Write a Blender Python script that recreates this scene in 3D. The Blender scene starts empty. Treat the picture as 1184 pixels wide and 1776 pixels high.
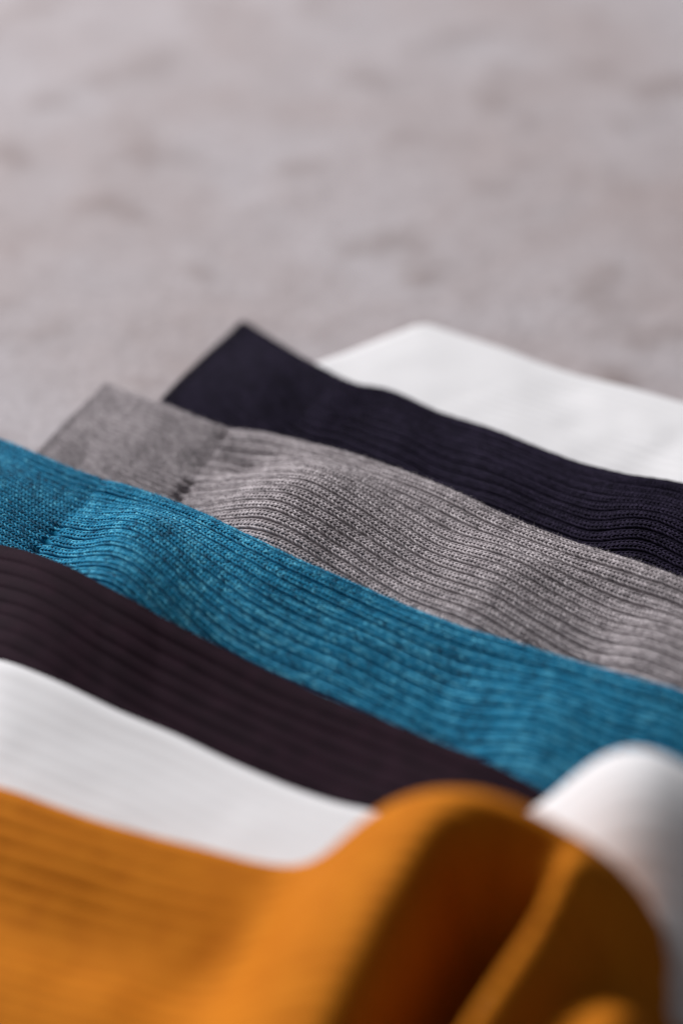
import bpy, math
import numpy as np
from mathutils import Vector

MM = 0.001
rng = np.random.default_rng(7)
scene = bpy.context.scene

# ------------------------------------------------------------------ camera
PITCH, DIST = math.radians(35), 0.55
cam_d = bpy.data.cameras.new("camera")
cam = bpy.data.objects.new("camera", cam_d)
scene.collection.objects.link(cam)
cam.location = (0, -DIST * math.cos(PITCH), DIST * math.sin(PITCH))
cam.rotation_euler = (math.pi / 2 - PITCH, 0, 0)
cam_d.sensor_fit = 'VERTICAL'
cam_d.sensor_height = 36
cam_d.lens = 85
cam_d.clip_start, cam_d.clip_end = 0.02, 60
cam_d.dof.use_dof = True
cam_d.dof.focus_distance = 0.517
cam_d.dof.aperture_fstop = 4.4
cam_d.dof.aperture_blades = 0
scene.camera = cam

# ------------------------------------------------------------------ world and lamps (soft window light from the far left)
w = bpy.data.worlds.new("World")
scene.world = w
w.use_nodes = True
w.node_tree.nodes["Background"].inputs[0].default_value = (0.93, 0.95, 1.0, 1)
w.node_tree.nodes["Background"].inputs[1].default_value = 0.10


def area_lamp(name, loc, target, size, power, col):
    d = bpy.data.lights.new(name, 'AREA')
    d.shape = 'RECTANGLE'
    d.size, d.size_y = size
    d.energy = power
    d.color = col
    o = bpy.data.objects.new(name, d)
    scene.collection.objects.link(o)
    o.location = loc
    o.rotation_euler = (Vector(target) - Vector(loc)).to_track_quat('-Z', 'Y').to_euler()
    return o


area_lamp("window_light", (-1.25, 1.15, 1.15), (0.02, 0.0, 0), (1.0, 1.0), 76, (1.0, 0.98, 0.985))

vs = scene.view_settings
vs.view_transform = 'Standard'
vs.look = 'None'
vs.exposure = 0.0
vs.gamma = 1.0
scene.cycles.use_denoising = True
scene.cycles.max_bounces = 6


# ------------------------------------------------------------------ small helpers
def smooth(a, n):
    """gaussian-like smoothing of a 1-D array, ends held"""
    if n < 1:
        return a
    k = np.exp(-0.5 * (np.arange(-3 * n, 3 * n + 1) / n) ** 2)
    k /= k.sum()
    p = np.concatenate([np.full(3 * n, a[0]), a, np.full(3 * n, a[-1])])
    return np.convolve(p, k, 'valid')


def sstep(a, b, x):
    t = np.clip((x - a) / (b - a), 0, 1)
    return t * t * (3 - 2 * t)


class Noise2:
    """smooth value noise on a lattice, period wraps"""
    def __init__(self, seed, n=64):
        self.n = n
        self.g = np.random.default_rng(seed).uniform(-1, 1, (n, n))

    def __call__(self, x, y):
        x = np.asarray(x, float) + 1000.0
        y = np.asarray(y, float) + 1000.0
        xi, yi = np.floor(x).astype(int), np.floor(y).astype(int)
        fx, fy = x - xi, y - yi
        fx, fy = fx * fx * (3 - 2 * fx), fy * fy * (3 - 2 * fy)
        n, g = self.n, self.g
        a, b = g[xi % n, yi % n], g[(xi + 1) % n, yi % n]
        c, d = g[xi % n, (yi + 1) % n], g[(xi + 1) % n, (yi + 1) % n]
        return (a * (1 - fx) + b * fx) * (1 - fy) + (c * (1 - fx) + d * fx) * fy


def mesh_object(name, verts_mm, faces, mat, parent, tone=None, smooth_shade=True):
    """verts in mm (world); faces: (n,4)/(n,3) arrays in a list; linked under parent"""
    me = bpy.data.meshes.new(name)
    off = np.array(parent.location) if parent is not None else np.zeros(3)
    v = np.asarray(verts_mm, np.float64) * MM - off
    me.vertices.add(len(v))
    me.vertices.foreach_set("co", v.astype(np.float32).ravel())
    loops = np.concatenate([f.ravel() for f in faces]).astype(np.int32)
    tot = np.concatenate([np.full(len(f), f.shape[1]) for f in faces]).astype(np.int32)
    start = np.concatenate([[0], np.cumsum(tot)[:-1]]).astype(np.int32)
    me.loops.add(len(loops))
    me.loops.foreach_set("vertex_index", loops)
    me.polygons.add(len(tot))
    me.polygons.foreach_set("loop_start", start)
    me.polygons.foreach_set("loop_total", tot)
    me.polygons.foreach_set("use_smooth", np.full(len(tot), smooth_shade))
    if tone is not None:
        at = me.attributes.new("tone", 'FLOAT', 'POINT')
        at.data.foreach_set("value", np.asarray(tone, np.float32))
    me.update(calc_edges=True)
    me.validate()
    me.materials.append(mat)
    o = bpy.data.objects.new(name, me)
    scene.collection.objects.link(o)
    o.parent = parent
    return o


# ------------------------------------------------------------------ materials
def new_mat(name):
    m = bpy.data.materials.new(name)
    m.use_nodes = True
    nt = m.node_tree
    return m, nt, nt.nodes["Principled BSDF"]


def yarn_material(name, dark, mid, light, sheen=0.25, fibre=2600, bump=0.25, mottled=0.0):
    """spun yarn: per-stitch tone attribute drives a melange from dark to light, fine fibre grain on top"""
    m, nt, b = new_mat(name)
    N, L = nt.nodes, nt.links
    at = N.new("ShaderNodeAttribute")
    at.attribute_name = "tone"
    tc = N.new("ShaderNodeTexCoord")
    n1 = N.new("ShaderNodeTexNoise")
    n1.inputs["Scale"].default_value = fibre
    n1.inputs["Detail"].default_value = 3
    L.new(tc.outputs["Object"], n1.inputs["Vector"])
    n2 = N.new("ShaderNodeTexNoise")
    n2.inputs["Scale"].default_value = 260
    n2.inputs["Detail"].default_value = 2
    L.new(tc.outputs["Object"], n2.inputs["Vector"])
    a1 = N.new("ShaderNodeMath"); a1.operation = 'MULTIPLY_ADD'
    L.new(n1.outputs["Fac"], a1.inputs[0]); a1.inputs[1].default_value = 0.7; a1.inputs[2].default_value = -0.35
    a2 = N.new("ShaderNodeMath"); a2.operation = 'MULTIPLY_ADD'
    L.new(n2.outputs["Fac"], a2.inputs[0]); a2.inputs[1].default_value = mottled; a2.inputs[2].default_value = -0.5 * mottled
    s1 = N.new("ShaderNodeMath"); L.new(at.outputs["Fac"], s1.inputs[0]); L.new(a1.outputs[0], s1.inputs[1])
    s2 = N.new("ShaderNodeMath"); L.new(s1.outputs[0], s2.inputs[0]); L.new(a2.outputs[0], s2.inputs[1])
    cr = N.new("ShaderNodeValToRGB")
    e = cr.color_ramp.elements
    e[0].position, e[0].color = 0.1, (*dark, 1)
    e[1].position, e[1].color = 0.9, (*light, 1)
    k = cr.color_ramp.elements.new(0.5); k.color = (*mid, 1)
    L.new(s2.outputs[0], cr.inputs[0])
    L.new(cr.outputs[0], b.inputs["Base Color"])
    b.inputs["Roughness"].default_value = 0.85
    b.inputs["Specular IOR Level"].default_value = 0.1
    b.inputs["Sheen Weight"].default_value = sheen
    b.inputs["Sheen Roughness"].default_value = 0.5
    bm = N.new("ShaderNodeBump")
    bm.inputs["Strength"].default_value = bump
    bm.inputs["Distance"].default_value = 0.0002
    L.new(n1.outputs["Fac"], bm.inputs["Height"])
    L.new(bm.outputs[0], b.inputs["Normal"])
    return m


def concrete_material():
    m, nt, b = new_mat("worn_concrete")
    N, L = nt.nodes, nt.links
    tc = N.new("ShaderNodeTexCoord")

    def noise(scale, detail, rough=0.55, dist=0.0, loc=(0, 0, 0)):
        mp = N.new("ShaderNodeMapping"); mp.inputs["Location"].default_value = loc
        L.new(tc.outputs["Object"], mp.inputs["Vector"])
        n = N.new("ShaderNodeTexNoise")
        n.inputs["Scale"].default_value = scale
        n.inputs["Detail"].default_value = detail
        n.inputs["Roughness"].default_value = rough
        n.inputs["Distortion"].default_value = dist
        L.new(mp.outputs[0], n.inputs["Vector"])
        return n

    def ramp(src, p0, c0, p1, c1):
        r = N.new("ShaderNodeValToRGB")
        r.color_ramp.elements[0].position, r.color_ramp.elements[0].color = p0, (*c0, 1)
        r.color_ramp.elements[1].position, r.color_ramp.elements[1].color = p1, (*c1, 1)
        L.new(src, r.inputs[0]); return r

    big = noise(11, 4, 0.6, 0.4)
    c = ramp(big.outputs["Fac"], 0.32, (0.37, 0.318, 0.318), 0.68, (0.45, 0.425, 0.447))
    blot = noise(38, 3, 0.45, 0.15, (3.1, 1.7, 0))
    rb = ramp(blot.outputs["Fac"], 0.54, (1, 1, 1), 0.78, (0.64, 0.59, 0.56))
    mx = N.new("ShaderNodeMix"); mx.data_type = 'RGBA'; mx.blend_type = 'MULTIPLY'; mx.inputs[0].default_value = 1.0
    L.new(c.outputs[0], mx.inputs[6]); L.new(rb.outputs[0], mx.inputs[7])
    fine = noise(420, 4, 0.7)
    mid = noise(130, 4, 0.65, 0.3, (0.7, 5.2, 0))
    rm = ramp(mid.outputs["Fac"], 0.3, (0.94, 0.925, 0.92), 0.7, (1.035, 1.035, 1.04))
    mxm = N.new("ShaderNodeMix"); mxm.data_type = 'RGBA'; mxm.blend_type = 'MULTIPLY'; mxm.inputs[0].default_value = 1.0
    L.new(mx.outputs[2], mxm.inputs[6]); L.new(rm.outputs[0], mxm.inputs[7])
    mx = mxm
    rf = ramp(fine.outputs["Fac"], 0.25, (0.84, 0.83, 0.83), 0.75, (1.08, 1.08, 1.08))
    mx2 = N.new("ShaderNodeMix"); mx2.data_type = 'RGBA'; mx2.blend_type = 'MULTIPLY'; mx2.inputs[0].default_value = 1.0
    L.new(mx.outputs[2], mx2.inputs[6]); L.new(rf.outputs[0], mx2.inputs[7])
    L.new(mx2.outputs[2], b.inputs["Base Color"])
    b.inputs["Roughness"].default_value = 0.8
    b.inputs["Specular IOR Level"].default_value = 0.3
    bp = N.new("ShaderNodeBump"); bp.inputs["Strength"].default_value = 0.5; bp.inputs["Distance"].default_value = 0.001
    L.new(fine.outputs["Fac"], bp.inputs["Height"])
    bp2 = N.new("ShaderNodeBump"); bp2.inputs["Strength"].default_value = 0.6; bp2.inputs["Distance"].default_value = 0.002
    L.new(blot.outputs["Fac"], bp2.inputs["Height"]); L.new(bp.outputs[0], bp2.inputs["Normal"])
    L.new(bp2.outputs[0], b.inputs["Normal"])
    return m


# ------------------------------------------------------------------ the concrete ground: one uneven sheet
def build_ground():
    # fine in the middle, coarse to the far rim
    ax = np.concatenate([-np.geomspace(12000, 620, 14), np.linspace(-600, 600, 121), np.geomspace(620, 12000, 14)])
    X, Y = np.meshgrid(ax, ax, indexing='ij')
    nz = Noise2(3)
    R = np.hypot(X, Y)
    Z = -0.4 + 0.3 * nz(X / 90, Y / 90) + 0.2 * nz(X / 35 + 9, Y / 35)
    Z = np.where(R > 700, -0.4, Z)
    n = len(ax)
    idx = np.arange(n * n).reshape(n, n)
    f = np.stack([idx[:-1, :-1], idx[1:, :-1], idx[1:, 1:], idx[:-1, 1:]], -1).reshape(-1, 4)
    o = mesh_object("ground", np.stack([X, Y, Z], -1).reshape(-1, 3), [f], concrete_material(), None)
    o["kind"] = "structure"
    o["label"] = "mottled pale grey worn concrete under the socks"
    return o


build_ground()

# ------------------------------------------------------------------ pile height kept on a 1 mm grid so each sock rests on the one before
GX0, GY0, GNX, GNY = -300, -330, 560, 520
PILE = np.zeros((GNX, GNY))


def grid_sample(g, x, y):
    fx = np.clip(x - GX0, 0, GNX - 1.01); fy = np.clip(y - GY0, 0, GNY - 1.01)
    i, j = fx.astype(int), fy.astype(int)
    a, b = fx - i, fy - j
    return (g[i, j] * (1 - a) + g[i + 1, j] * a) * (1 - b) + (g[i, j + 1] * (1 - a) + g[i + 1, j + 1] * a) * b


def support_grid(cap, sig=4.0):
    g = np.minimum(PILE, cap)
    for ax in (0, 1):
        g = np.max([np.roll(g, k, ax) for k in range(-4, 5)], axis=0)
    r = int(2.4 * sig)
    k = np.exp(-0.5 * (np.arange(-r, r + 1) / sig) ** 2); k /= k.sum()
    for ax in (0, 1):
        g = sum(kk * np.roll(g, i - r, ax) for i, kk in enumerate(k))
    return g


class Sock:
    """A flattened knitted tube. Its far fold follows `edge` (x, y, height of the fold's crown, mm);
    `n` points from the far fold towards the near one."""
    EDGE_R = 3.6

    def __init__(s, seed, edge, n, width=74, thick=3.4, left=None, right=150, cuff=None, lean=0.0, decay=95,
                 rib=3.1, rib_depth=1.1, cap=14, hump=None, toe=34, z_end=9.0, wave_amp=0.5, edge_sm=4, gain=0.6, seam=1.0, bumps=(), dents=(), rest=4.0):
        e = np.array(edge, float)
        n = np.array(n, float); s.n = n / np.linalg.norm(n)
        s.W, s.T, s.rib, s.rd = width, thick, rib, rib_depth
        s.lean, s.decay, s.hump, s.toe = lean, decay, hump, toe
        s.gain, s.seam, s.bumps, s.dents = gain, seam, bumps, dents
        s.nz = Noise2(seed); s.wave_amp = wave_amp
        left = e[0, 0] if left is None else left
        xs = np.arange(left, right + 0.5, 0.5)
        m = np.polyfit(e[:, 0], e[:, 1], 1)[0] if hump is None else -0.5
        y = np.interp(xs, e[:, 0], e[:, 1])
        y = np.where(xs < e[0, 0], e[0, 1] + m * (xs - e[0, 0]), y)
        y = np.where(xs > e[-1, 0], e[-1, 1] + m * (xs - e[-1, 0]), y)
        z = np.interp(xs, e[:, 0], e[:, 2])
        fade = np.exp(-np.maximum(0, np.maximum(e[0, 0] - xs, xs - e[-1, 0])) / 25)
        z = z_end + (z - z_end) * fade
        s.xs, s.ys, s.zs = xs, smooth(y, edge_sm), smooth(z, edge_sm)
        ds = np.hypot(np.diff(s.xs), np.diff(s.ys))
        s.S = np.concatenate([[0], np.cumsum(ds)])
        s.len = s.S[-1]
        s.sup = support_grid(cap, rest)
        s.cuff = cuff
        s.zc = s.zs - grid_sample(s.sup, s.xs, s.ys) - s.T
        s.zc = np.maximum(smooth(s.zc, 3), 0.0)
        s.left = left

    # cross-section: q runs over the upper face from the far fold (0) to the near fold (qmax)
    def qmax(s):
        return s.W + 2 * (0.3 * s.EDGE_R)

    def section(s, q):
        r = s.EDGE_R; q0 = 1.3 * r
        qm = s.qmax()
        th = np.clip(q / q0, 0, 1) * math.pi / 2
        th2 = np.clip((qm - q) / q0, 0, 1) * math.pi / 2
        v = np.where(q < q0, r * (1 - np.cos(th)), np.where(q > qm - q0, s.W - r * (1 - np.cos(th2)), q - q0 + r))
        e = np.minimum(np.sin(th), np.sin(th2))
        return v, e

    def x_at(s, t):
        return np.interp(t, s.S, s.xs)

    def plan(s, t, v):
        """world x, y of a point t mm along, v mm across"""
        ex, ey = np.interp(t, s.S, s.xs), np.interp(t, s.S, s.ys)
        k = np.clip((t - (s.len - s.toe)) / s.toe, 0, 1)
        sc = np.sqrt(np.maximum(1 - k ** 2, 0.0004))
        mid = s.W / 2
        vv = mid + (v - mid) * sc - 0.5 * s.EDGE_R
        return ex + s.n[0] * vv, ey + s.n[1] * vv, sc

    def bulge(s, x, y, v):
        ye = np.interp(x, s.xs, s.ys)
        xe = x + s.lean * (ye - y)
        ye2 = np.interp(xe, s.xs, s.ys)
        d = np.maximum(0, ye2 - y)
        zc = np.interp(xe, s.xs, s.zc)
        w0 = s.wave_amp * (s.nz(x / 17, y / 17) + 0.5 * s.nz(x / 8 + 5, y / 8)) * sstep(3, 14, v)
        if s.cuff:
            w0 = w0 * (0.3 + 0.7 * sstep(s.x_at(s.cuff) - 8, s.x_at(s.cuff) + 4, xe))
        if s.hump is not None:
            return s.hump(xe, d, zc, x, y) + w0
        add = sum((a * np.exp(-((xe - c) / g) ** 2) for c, a, g in s.bumps), 0.0 * x)
        loc = sum((a * np.exp(-(((x - cx) * 0.83 - (y - cy) * 0.56) / g) ** 2 - (((x - cx) * 0.56 + (y - cy) * 0.83) / h) ** 2)
                   for cx, cy, a, g, h in s.dents), 0.0 * x)
        r = zc * (1 + s.gain * sstep(3, 20, d)) * np.exp(-(d / s.decay) ** 2) + (add + loc) * sstep(3, 15, v)
        return np.maximum(r, -1.0) + w0

    def upper(s, t, q):
        v, e = s.section(q)
        x, y, sc = s.plan(t, v)
        b = grid_sample(s.sup, x, y)
        z = b + s.T * (0.32 + 0.68 * e) * (0.35 + 0.65 * sc) + s.bulge(x, y, v)
        if s.cuff:
            dz = -0.25 * s.seam * np.exp(-((t - s.cuff) / 2.0) ** 2) * e
            z = z + dz
        return np.stack([x, y, np.maximum(z, 0.2)], -1)

    def lower(s, t, q):
        v, e = s.section(q)
        x, y, sc = s.plan(t, v)
        b = grid_sample(s.sup, x, y)
        g = s.bulge(x, y, v)
        z = b + s.T * (0.32 - 0.26 * e) * (0.35 + 0.65 * sc) + np.where(g > 0, g * (0.55 + 0.45 * (1 - e)), g * 1.0)
        return np.stack([x, y, np.maximum(z, 0.1)], -1)

    def normal(s, t, q):
        p = s.upper(t, q)
        a = s.upper(t + 0.4, q) - s.upper(t - 0.4, q)
        b = s.upper(t, q + 0.4) - s.upper(t, q - 0.4)
        nn = np.cross(b, a)
        nn /= np.linalg.norm(nn, axis=-1, keepdims=True) + 1e-9
        nn *= np.where(nn[..., 2:3] < 0, -1, 1) if False else 1
        ta = a / (np.linalg.norm(a, axis=-1, keepdims=True) + 1e-9)
        tb = np.cross(nn, ta)
        return p, nn, ta, tb

    # ribs
    def wobble(s, t, q):
        return 0.45 * s.nz(t / 20, q / 8 + 31)

    def rib_height(s, t, q):
        qq = q + s.wobble(t, q)
        f = qq / s.rib
        j = np.floor(f)
        x = np.abs(f - j - 0.5) * 2
        dep = s.rd * (0.9 + 0.5 * s.nz(j * 1.7, t / 26))
        h = dep * (1 - x ** 3.0) - dep
        if s.cuff:
            f2 = qq / (s.rib / 2)
            x2 = np.abs(f2 - np.floor(f2) - 0.5) * 2
            hc = -0.1 - 0.6 * s.rd * x2 ** 2
            k = sstep(s.cuff - 5.0, s.cuff + 7.0, t)
            seam = -3.2 * s.seam * np.exp(-((t - s.cuff - 0.6) / 1.5) ** 2) * x ** 1.2 * (0.06 + 1.6 * np.maximum(0, s.nz(j * 0.83 + 3, 0.5 + 0 * t) - 0.1))
            h = hc * (1 - k) + h * k + seam
        return h

    def add_to_pile(s):
        t, q = np.meshgrid(np.arange(0, s.len, 0.6), np.arange(0, s.qmax(), 0.6), indexing='ij')
        p = s.upper(t, q).reshape(-1, 3)
        i = np.round(p[:, 0] - GX0).astype(int); j = np.round(p[:, 1] - GY0).astype(int)
        ok = (i >= 0) & (i < GNX) & (j >= 0) & (j < GNY)
        np.maximum.at(PILE, (i[ok], j[ok]), p[ok, 2] + 0.2)

    # closed tube, from t0 to t1; mouth adds the open end with the fabric's thickness
    def tube(s, name, t0, t1, mat, parent, dt=0.8, dq=0.35, q_fine=58, drop=0.0, tone=0.5, mouth=False, tone_var=0.15):
        # finer inside the picture, coarser beyond
        ts = [t0]
        while ts[-1] < t1 - 1e-6:
            x = s.x_at(ts[-1])
            ts.append(min(t1, ts[-1] + (dt if -95 < x < 95 else 2.0)))
        ts = np.array(ts)
        qf = np.concatenate([np.arange(0, q_fine, dq), np.arange(q_fine, s.qmax(), 1.2), [s.qmax()]])
        ql = np.linspace(s.qmax(), 0, 40)[1:-1]
        T1, Q1 = np.meshgrid(ts, qf, indexing='ij')
        p, nn, _, _ = s.normal(T1, Q1)
        h = s.rib_height(T1, Q1) - drop
        lim = sstep(0, 3, Q1) * sstep(0, 3, s.qmax() - Q1)
        if mouth:   # the welt rolls down a little at its very edge
            h = h - 0.9 * np.exp(-((T1 - t0) / 1.3) ** 2)
        up = p + nn * (h * (0.4 + 0.6 * lim))[..., None]
        T2, Q2 = np.meshgrid(ts, ql, indexing='ij')
        lo = s.lower(T2, Q2)
        ring = np.concatenate([up, lo], axis=1)
        nt, nr = ring.shape[:2]
        V = [ring.reshape(-1, 3)]
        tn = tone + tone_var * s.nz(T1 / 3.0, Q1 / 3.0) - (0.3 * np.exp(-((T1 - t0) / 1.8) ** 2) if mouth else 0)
        tones = [np.concatenate([tn, np.full(lo.shape[:2], tone)], axis=1).ravel()]
        idx = np.arange(nt * nr).reshape(nt, nr)
        j2 = np.roll(np.arange(nr), -1)
        F = [np.stack([idx[:-1], idx[:-1][:, j2], idx[1:][:, j2], idx[1:]], -1).reshape(-1, 4)]
        base = nt * nr
        if mouth:
            c = ring[0].mean(axis=0)
            mid_z = 0.5 * (s.upper(np.full(nr, t0), np.concatenate([qf, ql]))[:, 2] + s.lower(np.full(nr, t0), np.concatenate([qf, ql]))[:, 2])
            inn = []
            for depth, sh in ((0.0, 0.5), (1.0, 0.62), (14.0, 0.62)):
                k = np.argmin(np.abs(ts - (t0 + depth)))
                r_ = ring[k].copy()
                r_[:, 2] = r_[:, 2] + (mid_z + (ring[k][:, 2] - ring[0][:, 2]) * 0 - r_[:, 2]) * sh
                ctr = ring[k].mean(axis=0)
                d = (ctr - r_)[:, :2]; L = np.linalg.norm(d, axis=1, keepdims=True) + 1e-6
                r_[:, :2] += d / L * 1.0
                inn.append(r_)
            prev = idx[0]
            for r_ in inn:
                cur = np.arange(base, base + nr); base += nr
                V.append(r_); tones.append(np.full(nr, tone))
                F.append(np.stack([prev[j2], prev, cur, cur[j2]], -1))
                prev = cur
            V.append(inn[-1].mean(axis=0)[None]); tones.append([tone])
            F.append(np.stack([prev[j2], prev, np.full(nr, base)], -1)); base += 1
        # close the far end (toe) with a fan
        if t1 >= s.len - 1e-3:
            V.append(ring[-1].mean(axis=0)[None]); tones.append([tone])
            F.append(np.stack([idx[-1], idx[-1][j2], np.full(nr, base)], -1)); base += 1
        return mesh_object(name, np.concatenate(V), F, mat, parent, np.concatenate(tones))

    # real knitted loops: two slanting yarn legs for each stitch of each wale
    def stitches(s, mat, parent, x_lo=-92, x_hi=88, q_hi=48, course=0.96, melange=0.12, patch=0.1, sides=5):
        t_all = np.arange(0.6, s.len - s.toe, course)
        xa = s.x_at(t_all)
        t_all = t_all[(xa > x_lo) & (xa < x_hi + 25)]
        A = []   # t, q centre, side, raise
        nrib = int(q_hi / s.rib) + 1
        for j in range(0, nrib):
            for wv in (-0.19, 0.19):
                for sd in (-1, 1):
                    tt = t_all + (0.5 * course if wv > 0 else 0) * 0.15
                    kc = sstep(s.cuff - 7, s.cuff + 5, tt) if s.cuff else 1.0
                    qc = (j + 0.5 + wv * kc + np.sign(wv) * 0.25 * (1 - kc)) * s.rib + 0 * tt
                    A.append(np.stack([tt, qc, np.full_like(tt, sd), np.full_like(tt, j)], -1))
        A = np.concatenate(A)
        if s.cuff:   # dropped loops leave small dark gaps where the ribs begin
            A = A[s.rib_height(A[:, 0] + 0.5, A[:, 1] + 0.55 * np.sign(A[:, 1] / s.rib % 1 - 0.5)) > -1.25]
        rg = np.random.default_rng(11)
        t, qc, sd, jj = A.T
        n = len(t)
        qc = qc - s.wobble(t, qc)
        half = s.rib * 0.18
        in_cuff = (t < s.cuff) if s.cuff else np.zeros(n, bool)
        # leg path: tip (towards the cuff) on the wale's axis, foot spread outwards
        K = 5
        u = np.linspace(0, 1, K)
        Lg = course * 1.62 * rg.uniform(0.93, 1.07, n)
        tt = t[:, None] + Lg[:, None] * u[None]
        spread = (0.12 + 0.88 * np.sin(u * math.pi * 0.55))
        off = half * np.where(in_cuff, 1.2, 1.0)
        qq = qc[:, None] + sd[:, None] * off[:, None] * spread[None] + rg.normal(0, 0.03, n)[:, None]
        lift = 0.20 * np.sin(u * math.pi) ** 0.8 - 0.08 - 0.08 * u
        p, nn, ta, tb = s.normal(tt, np.maximum(qq, 0.02))
        h = s.rib_height(tt, qq) * np.where(in_cuff, 1.0, 0.92)[:, None] + lift[None] + rg.normal(0, 0.035, n)[:, None]
        c = p + nn * h[..., None]
        # ring frame
        tan = np.gradient(c, axis=1); tan /= np.linalg.norm(tan, axis=-1, keepdims=True) + 1e-9
        bi = np.cross(nn, tan); bi /= np.linalg.norm(bi, axis=-1, keepdims=True) + 1e-9
        n2 = np.cross(tan, bi)
        rad = np.array([0.12, 0.235, 0.26, 0.225, 0.10])[None] * rg.uniform(0.9, 1.1, n)[:, None]
        rad = rad * np.where(in_cuff, 0.92, 1.0)[:, None]
        ang = np.arange(sides) / sides * 2 * math.pi
        R = (bi[:, :, None] * np.cos(ang)[None, None, :, None] * 1.05 + n2[:, :, None] * np.sin(ang)[None, None, :, None] * 0.85)
        V = c[:, :, None] + R * rad[:, :, None, None]
        V = V.reshape(-1, 3)
        base = (np.arange(n) * K * sides)[:, None, None]
        k = np.arange(K - 1)[None, :, None] * sides
        a = np.arange(sides)[None, None]; b = (a + 1) % sides
        F = np.stack([base + k + a, base + k + b, base + k + sides + b, base + k + sides + a], -1).reshape(-1, 4)
        tone = 0.5 + rg.normal(0, melange, n) + patch * s.nz(t / 2.6, qc / 2.2) * 1.6 + 0.5 * patch * s.nz(t / 9, qc / 7)
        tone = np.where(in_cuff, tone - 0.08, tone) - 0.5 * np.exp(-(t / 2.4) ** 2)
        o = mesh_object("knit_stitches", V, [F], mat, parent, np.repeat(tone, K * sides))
        o["kind"] = "stuff"
        return o

    # loose fibre ends standing off the yarn
    def fuzz(s, mat, parent, count, x_lo=-90, x_hi=88, q_hi=46, seed=5, tone=0.75):
        rg = np.random.default_rng(seed)
        tlo = max(0.3, float(np.interp(x_lo, s.xs, s.S))); thi = float(np.interp(x_hi + 20, s.xs, s.S))
        t = rg.uniform(tlo, thi, count)
        q = q_hi * rg.uniform(0, 1, count) ** 1.5
        p, nn, ta, tb = s.normal(t, q)
        p = p + nn * (s.rib_height(t, q) * 0.9 + 0.2)[:, None]
        d = nn * rg.uniform(0.2, 1, (count, 1)) + ta * rg.normal(0, 0.8, (count, 1)) + tb * rg.normal(0, 0.8, (count, 1))
        d /= np.linalg.norm(d, axis=1, keepdims=True)
        Ln = rg.uniform(0.35, 1.25, (count, 1)) ** 1.3
        side = np.cross(d, rg.normal(0, 1, (count, 3))); side /= np.linalg.norm(side, axis=1, keepdims=True) + 1e-9
        curl = np.cross(d, side) * rg.normal(0, 0.35, (count, 1))
        wd = 0.02
        p1 = p + (d * 0.55 + curl * 0.3) * Ln
        p2 = p + (d * 0.9 + curl) * Ln
        V = np.stack([p - side * wd, p + side * wd, p1 + side * wd, p1 - side * wd, p2], 1).reshape(-1, 3)
        b = np.arange(count)[:, None] * 5
        F4 = b + np.array([[0, 1, 2, 3]]); F3 = b + np.array([[3, 2, 4]])
        o = mesh_object("yarn_fuzz", V, [F4, F3], mat, parent, np.full(count * 5, tone))
        o["kind"] = "stuff"
        return o


def sock_root(label, s):
    o = bpy.data.objects.new("ribbed_sock", None)
    scene.collection.objects.link(o)
    x, y, _ = s.plan(np.array([0.0]), np.array([s.W / 2]))
    o.location = (float(x[0]) * MM, float(y[0]) * MM, 0)
    o.empty_display_size = 0.02
    o["label"] = label
    o["category"] = "sock"
    o["group"] = "ribbed socks fanned out in a row"
    return o


def make_sock(s, label, mat, knit=None, fuzz=0, dq=0.3, drop=0.0, **kw):
    root = sock_root(label, s)
    if s.cuff:
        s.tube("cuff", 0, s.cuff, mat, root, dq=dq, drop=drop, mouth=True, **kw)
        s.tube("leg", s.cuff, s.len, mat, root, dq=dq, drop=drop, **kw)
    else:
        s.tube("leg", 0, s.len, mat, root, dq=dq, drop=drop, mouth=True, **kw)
    if knit is not None:
        s.stitches(mat, root, **knit)
    if fuzz:
        s.fuzz(mat, root, fuzz)
    s.add_to_pile()
    return root


# ------------------------------------------------------------------ the seven socks, farthest first
M_white = yarn_material("white_cotton", (0.68, 0.67, 0.68), (0.74, 0.735, 0.75), (0.79, 0.785, 0.80), 0.05)
M_navy = yarn_material("navy_cotton", (0.008, 0.006, 0.014), (0.0165, 0.0125, 0.029), (0.033, 0.025, 0.052), 0.0)
M_grey = yarn_material("grey_wool", (0.17, 0.15, 0.16), (0.385, 0.345, 0.36), (0.62, 0.57, 0.59), 0.2)
M_teal = yarn_material("teal_wool", (0.001, 0.065, 0.13), (0.004, 0.215, 0.39), (0.11, 0.48, 0.66), 0.12)
M_plum = yarn_material("plum_cotton", (0.007, 0.0027, 0.006), (0.0135, 0.0045, 0.0098), (0.026, 0.009, 0.018), 0.0)
M_must = yarn_material("mustard_cotton", (0.37, 0.105, 0.004), (0.475, 0.148, 0.006), (0.56, 0.195, 0.012), 0.0)

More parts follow.
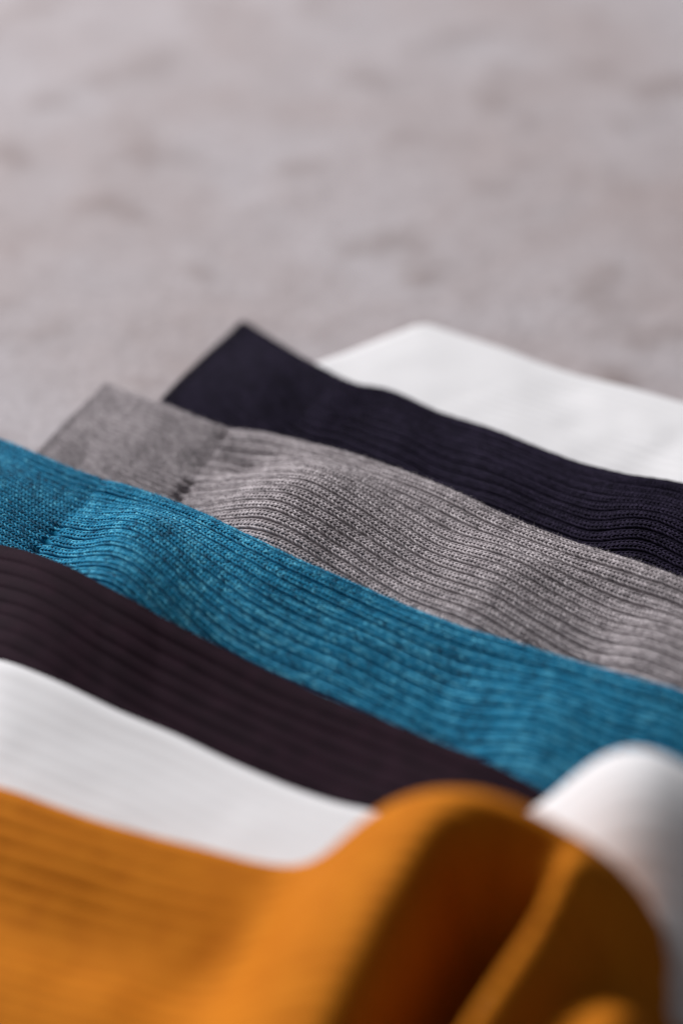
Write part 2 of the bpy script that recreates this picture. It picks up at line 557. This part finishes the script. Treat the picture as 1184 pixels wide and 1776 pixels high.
e_white_far = [(19.4, 79.5, 3.8), (30.1, 72.7, 3.6), (41.3, 65.6, 3.6), (49.5, 59.5, 3.2), (57.6, 54.1, 3.2), (68.4, 48.6, 3.6), (81.9, 40.1, 4.2)]
e_navy = [(-25.9, 79.8, 4.4), (-17.5, 68.3, 5.4), (-8.7, 55.6, 6.9), (-0.3, 45.5, 7.7), (4.1, 42.0, 7.7), (8.0, 42.0, 7.7), (13.5, 37.9, 8.4), (22.8, 30.1, 7.6), (34.6, 20.8, 9.3), (44.7, 12.6, 9.4), (53.4, 5.6, 9.7), (63.0, -1.9, 11.8), (76.0, -6.0, 12.3)]
e_grey = [(-58.0, 48.8, 4.5), (-46.8, 34.8, 8.7), (-35.2, 24.4, 10.5), (-25.6, 17.9, 10.7), (-20.2, 16.3, 11.4), (-9.4, 9.0, 13.4), (1.0, 2.9, 14.3), (13.8, -5.2, 14.6), (23.8, -13.2, 15.1), (32.3, -20.1, 14.6), (40.7, -26.1, 14.2), (50.1, -32.8, 14.4), (59.2, -39.2, 15.6), (70.9, -47.2, 16.0)]
e_teal = [(-78.4, 14.0, 10.9), (-69.3, 4.3, 13.3), (-59.5, -2.9, 13.5), (-50.0, -9.0, 14.1), (-40.6, -15.8, 15.6), (-30.0, -24.6, 16.9), (-21.1, -32.4, 17.2), (-11.1, -40.7, 17.1), (-2.6, -45.9, 16.5), (6.9, -51.5, 15.4), (15.1, -57.3, 15.4), (24.3, -63.5, 15.4), (35.4, -70.8, 17.0), (46.4, -77.1, 17.6), (56.9, -84.6, 19.3), (65.8, -88.4, 19.8)]
e_plum = [(-71.5, -39.6, 19.3), (-63.5, -45.2, 21.1), (-55.9, -50.6, 21.5), (-45.8, -58.4, 20.6), (-36.2, -64.8, 18.9), (-26.7, -70.6, 17.6), (-16.2, -77.5, 16.5), (-4.7, -85.3, 16.2), (6.4, -92.8, 16.7), (17.2, -100.4, 17.4), (27.8, -107.9, 18.2), (35.0, -113.1, 17.5), (39.0, -116.9, 17.2)]
e_white_near = [(-67.1, -77.7, 18.9), (-55.1, -84.6, 18.6), (-43.5, -91.6, 17.2), (-32.1, -97.3, 16.2), (-20.8, -105.1, 15.7), (-9.8, -112.4, 16.0), (-1.3, -117.6, 16.8), (4.0, -119.9, 17.5), (22.0, -127.4, 19.5), (34.3, -132.1, 27.8), (38.8, -134.0, 36.1), (43.2, -135.7, 43.2), (46.8, -137.2, 46.8), (50.5, -138.7, 48.7), (54.2, -140.2, 48.7), (57.5, -141.5, 47.0), (61.8, -143.3, 45.6), (67.6, -145.6, 43.2), (74.4, -148.3, 38.6), (95.0, -154.3, 17.0)]
e_must = [(-63.3, -112.3, 16.3), (-54.3, -116.9, 16.2), (-46.6, -120.7, 16.1), (-35.7, -125.2, 16.2), (-25.1, -129.5, 16.8), (-16.6, -133.5, 17.4), (-9.4, -136.0, 18.1), (-5.3, -137.9, 20.8), (-1.2, -139.7, 27.3), (3.7, -141.9, 36.0), (9.5, -144.5, 42.8), (15.2, -147.0, 46.8), (21.7, -149.9, 49.2), (27.3, -152.4, 49.3), (32.8, -154.9, 47.7), (38.4, -157.3, 45.5), (43.1, -159.4, 43.6), (47.9, -161.5, 39.3), (51.9, -163.3, 33.2), (54.7, -164.6, 26.5), (57.0, -165.6, 18.1)]


def hump_white(xe, d, zc, x, y):
    """the raised heel pocket of the near white sock: high at the far fold, falling off towards the camera"""
    low = np.minimum(zc, 3.0)
    high = zc - low
    return low * np.exp(-(d / 60) ** 2) + high * np.exp(-(np.maximum(0, d - 3) / 23.0) ** 2)


def hump_mustard(xe, d, zc, x, y):
    """the bunched heel of the mustard sock: a crest, a deep crease beyond it, a sharp fold, then the fall to the right"""
    low = np.minimum(zc, 3.0)
    high = zc - low
    sl = np.exp(-(d / 85) ** 2)
    conv = 1.0 / (1 + 0.008 * d)          # folds draw together towards the camera
    xc = 21 + (xe - 21) * conv ** -1
    inn = sstep(1, 10, d)
    k = (xc - 31.0) / np.where(xc < 31, 7.6, 6.6)
    dent = -35 * np.exp(-np.abs(k) ** np.where(xc < 31, 2.2, 3.0)) * inn
    ridge = 5.5 * np.exp(-((xc - 42.0) / 4.8) ** 2) * sstep(0, 8, d)
    dent2 = -2.5 * np.exp(-((xc - 51.0) / 4.5) ** 2) * inn
    lower = -7.5 * sstep(35, 42, xc) * sstep(2, 16, d)
    panel = 29.5 - 0.22 * (xc - 41) - 26 * sstep(62, 76, xc)     # broad heel panel right of the fold
    swell = np.maximum(0, panel - high * sl) * sstep(41, 62, xc) * sstep(4, 24, d)
    flat = sstep(6, -16, xe)
    w = (0.8 * np.sin(x / 13.0 + y / 19.0) * sstep(4, 20, d) - 4.6 * np.exp(-((d - 20 - 0.06 * (x + 40)) / 9.5) ** 2)) * flat
    return low * np.exp(-(d / 70) ** 2) + high * sl + (dent + ridge + dent2 + swell + lower) * np.exp(-(d / 90) ** 2) + w


s1 = Sock(21, e_white_far, (-0.80, -0.60), thick=3.2, cuff=36, z_end=5.5, rib_depth=0.25, wave_amp=0.6, seam=0.05)
make_sock(s1, "white sock at the far back, behind the navy one", M_white, dq=0.5, tone_var=0.03)
s2 = Sock(22, e_navy, (-0.41, -0.91), cuff=40, rib_depth=0.8, seam=0.1, rest=10.0, wave_amp=0.3)
make_sock(s2, "dark navy sock between the far white sock and the grey one", M_navy, knit=dict(q_hi=44), fuzz=5000, drop=0.2)
s3 = Sock(23, e_grey, (-0.40, -0.915), cuff=43, rib_depth=0.74, lean=0.4, rest=7.0, seam=1.1,
          bumps=((2, 3.4, 11), (-22, -0.7, 6), (27, -1.2, 8), (43, 2.2, 10), (62, -2.0, 8)), dents=((-22, 5, -3.0, 7, 5),))
make_sock(s3, "heathered grey ribbed sock lying between the navy and the teal sock", M_grey, knit=dict(q_hi=58, melange=0.13, patch=0.08), fuzz=26000, drop=0.22, tone=0.38)  # base fabric toned darker than its yarn: shade painted between the stitches
s4 = Sock(24, e_teal, (-0.42, -0.905), cuff=54, left=-96, rib_depth=0.74, lean=0.15, rest=6.0, seam=1.0,
          bumps=((-37, 3.8, 12), (-57, -0.9, 7), (-78, 1.5, 9), (18, -1, 10), (45, 0.8, 13)))
make_sock(s4, "mottled teal blue ribbed sock lying in front of the grey one", M_teal, knit=dict(q_hi=54, melange=0.13, patch=0.08), fuzz=20000, drop=0.22, tone=0.38)  # darker base under the loops, gap shade put into its colour
s5 = Sock(25, e_plum, (-0.5, -0.866), left=-128, rib_depth=0.55, cap=26, rest=11.0, gain=0.1, wave_amp=0.3)
make_sock(s5, "blackish plum sock between the teal sock and the near white one", M_plum, drop=0.0)
s6 = Sock(26, e_white_near, (-0.45, -0.89), left=-150, rib_depth=0.12, cap=26, rest=12.0, wave_amp=0.3, hump=hump_white, edge_sm=5)
make_sock(s6, "white sock with a raised hump, right behind the mustard sock", M_white, dq=0.5, tone_var=0.03)
s7 = Sock(27, e_must, (-0.45, -0.89), left=-170, rib_depth=0.5, hump=hump_mustard, lean=0.44, cap=16, rest=10.0, edge_sm=5, width=80)
make_sock(s7, "bunched mustard yellow sock nearest the camera", M_must, dq=0.5, q_fine=80)
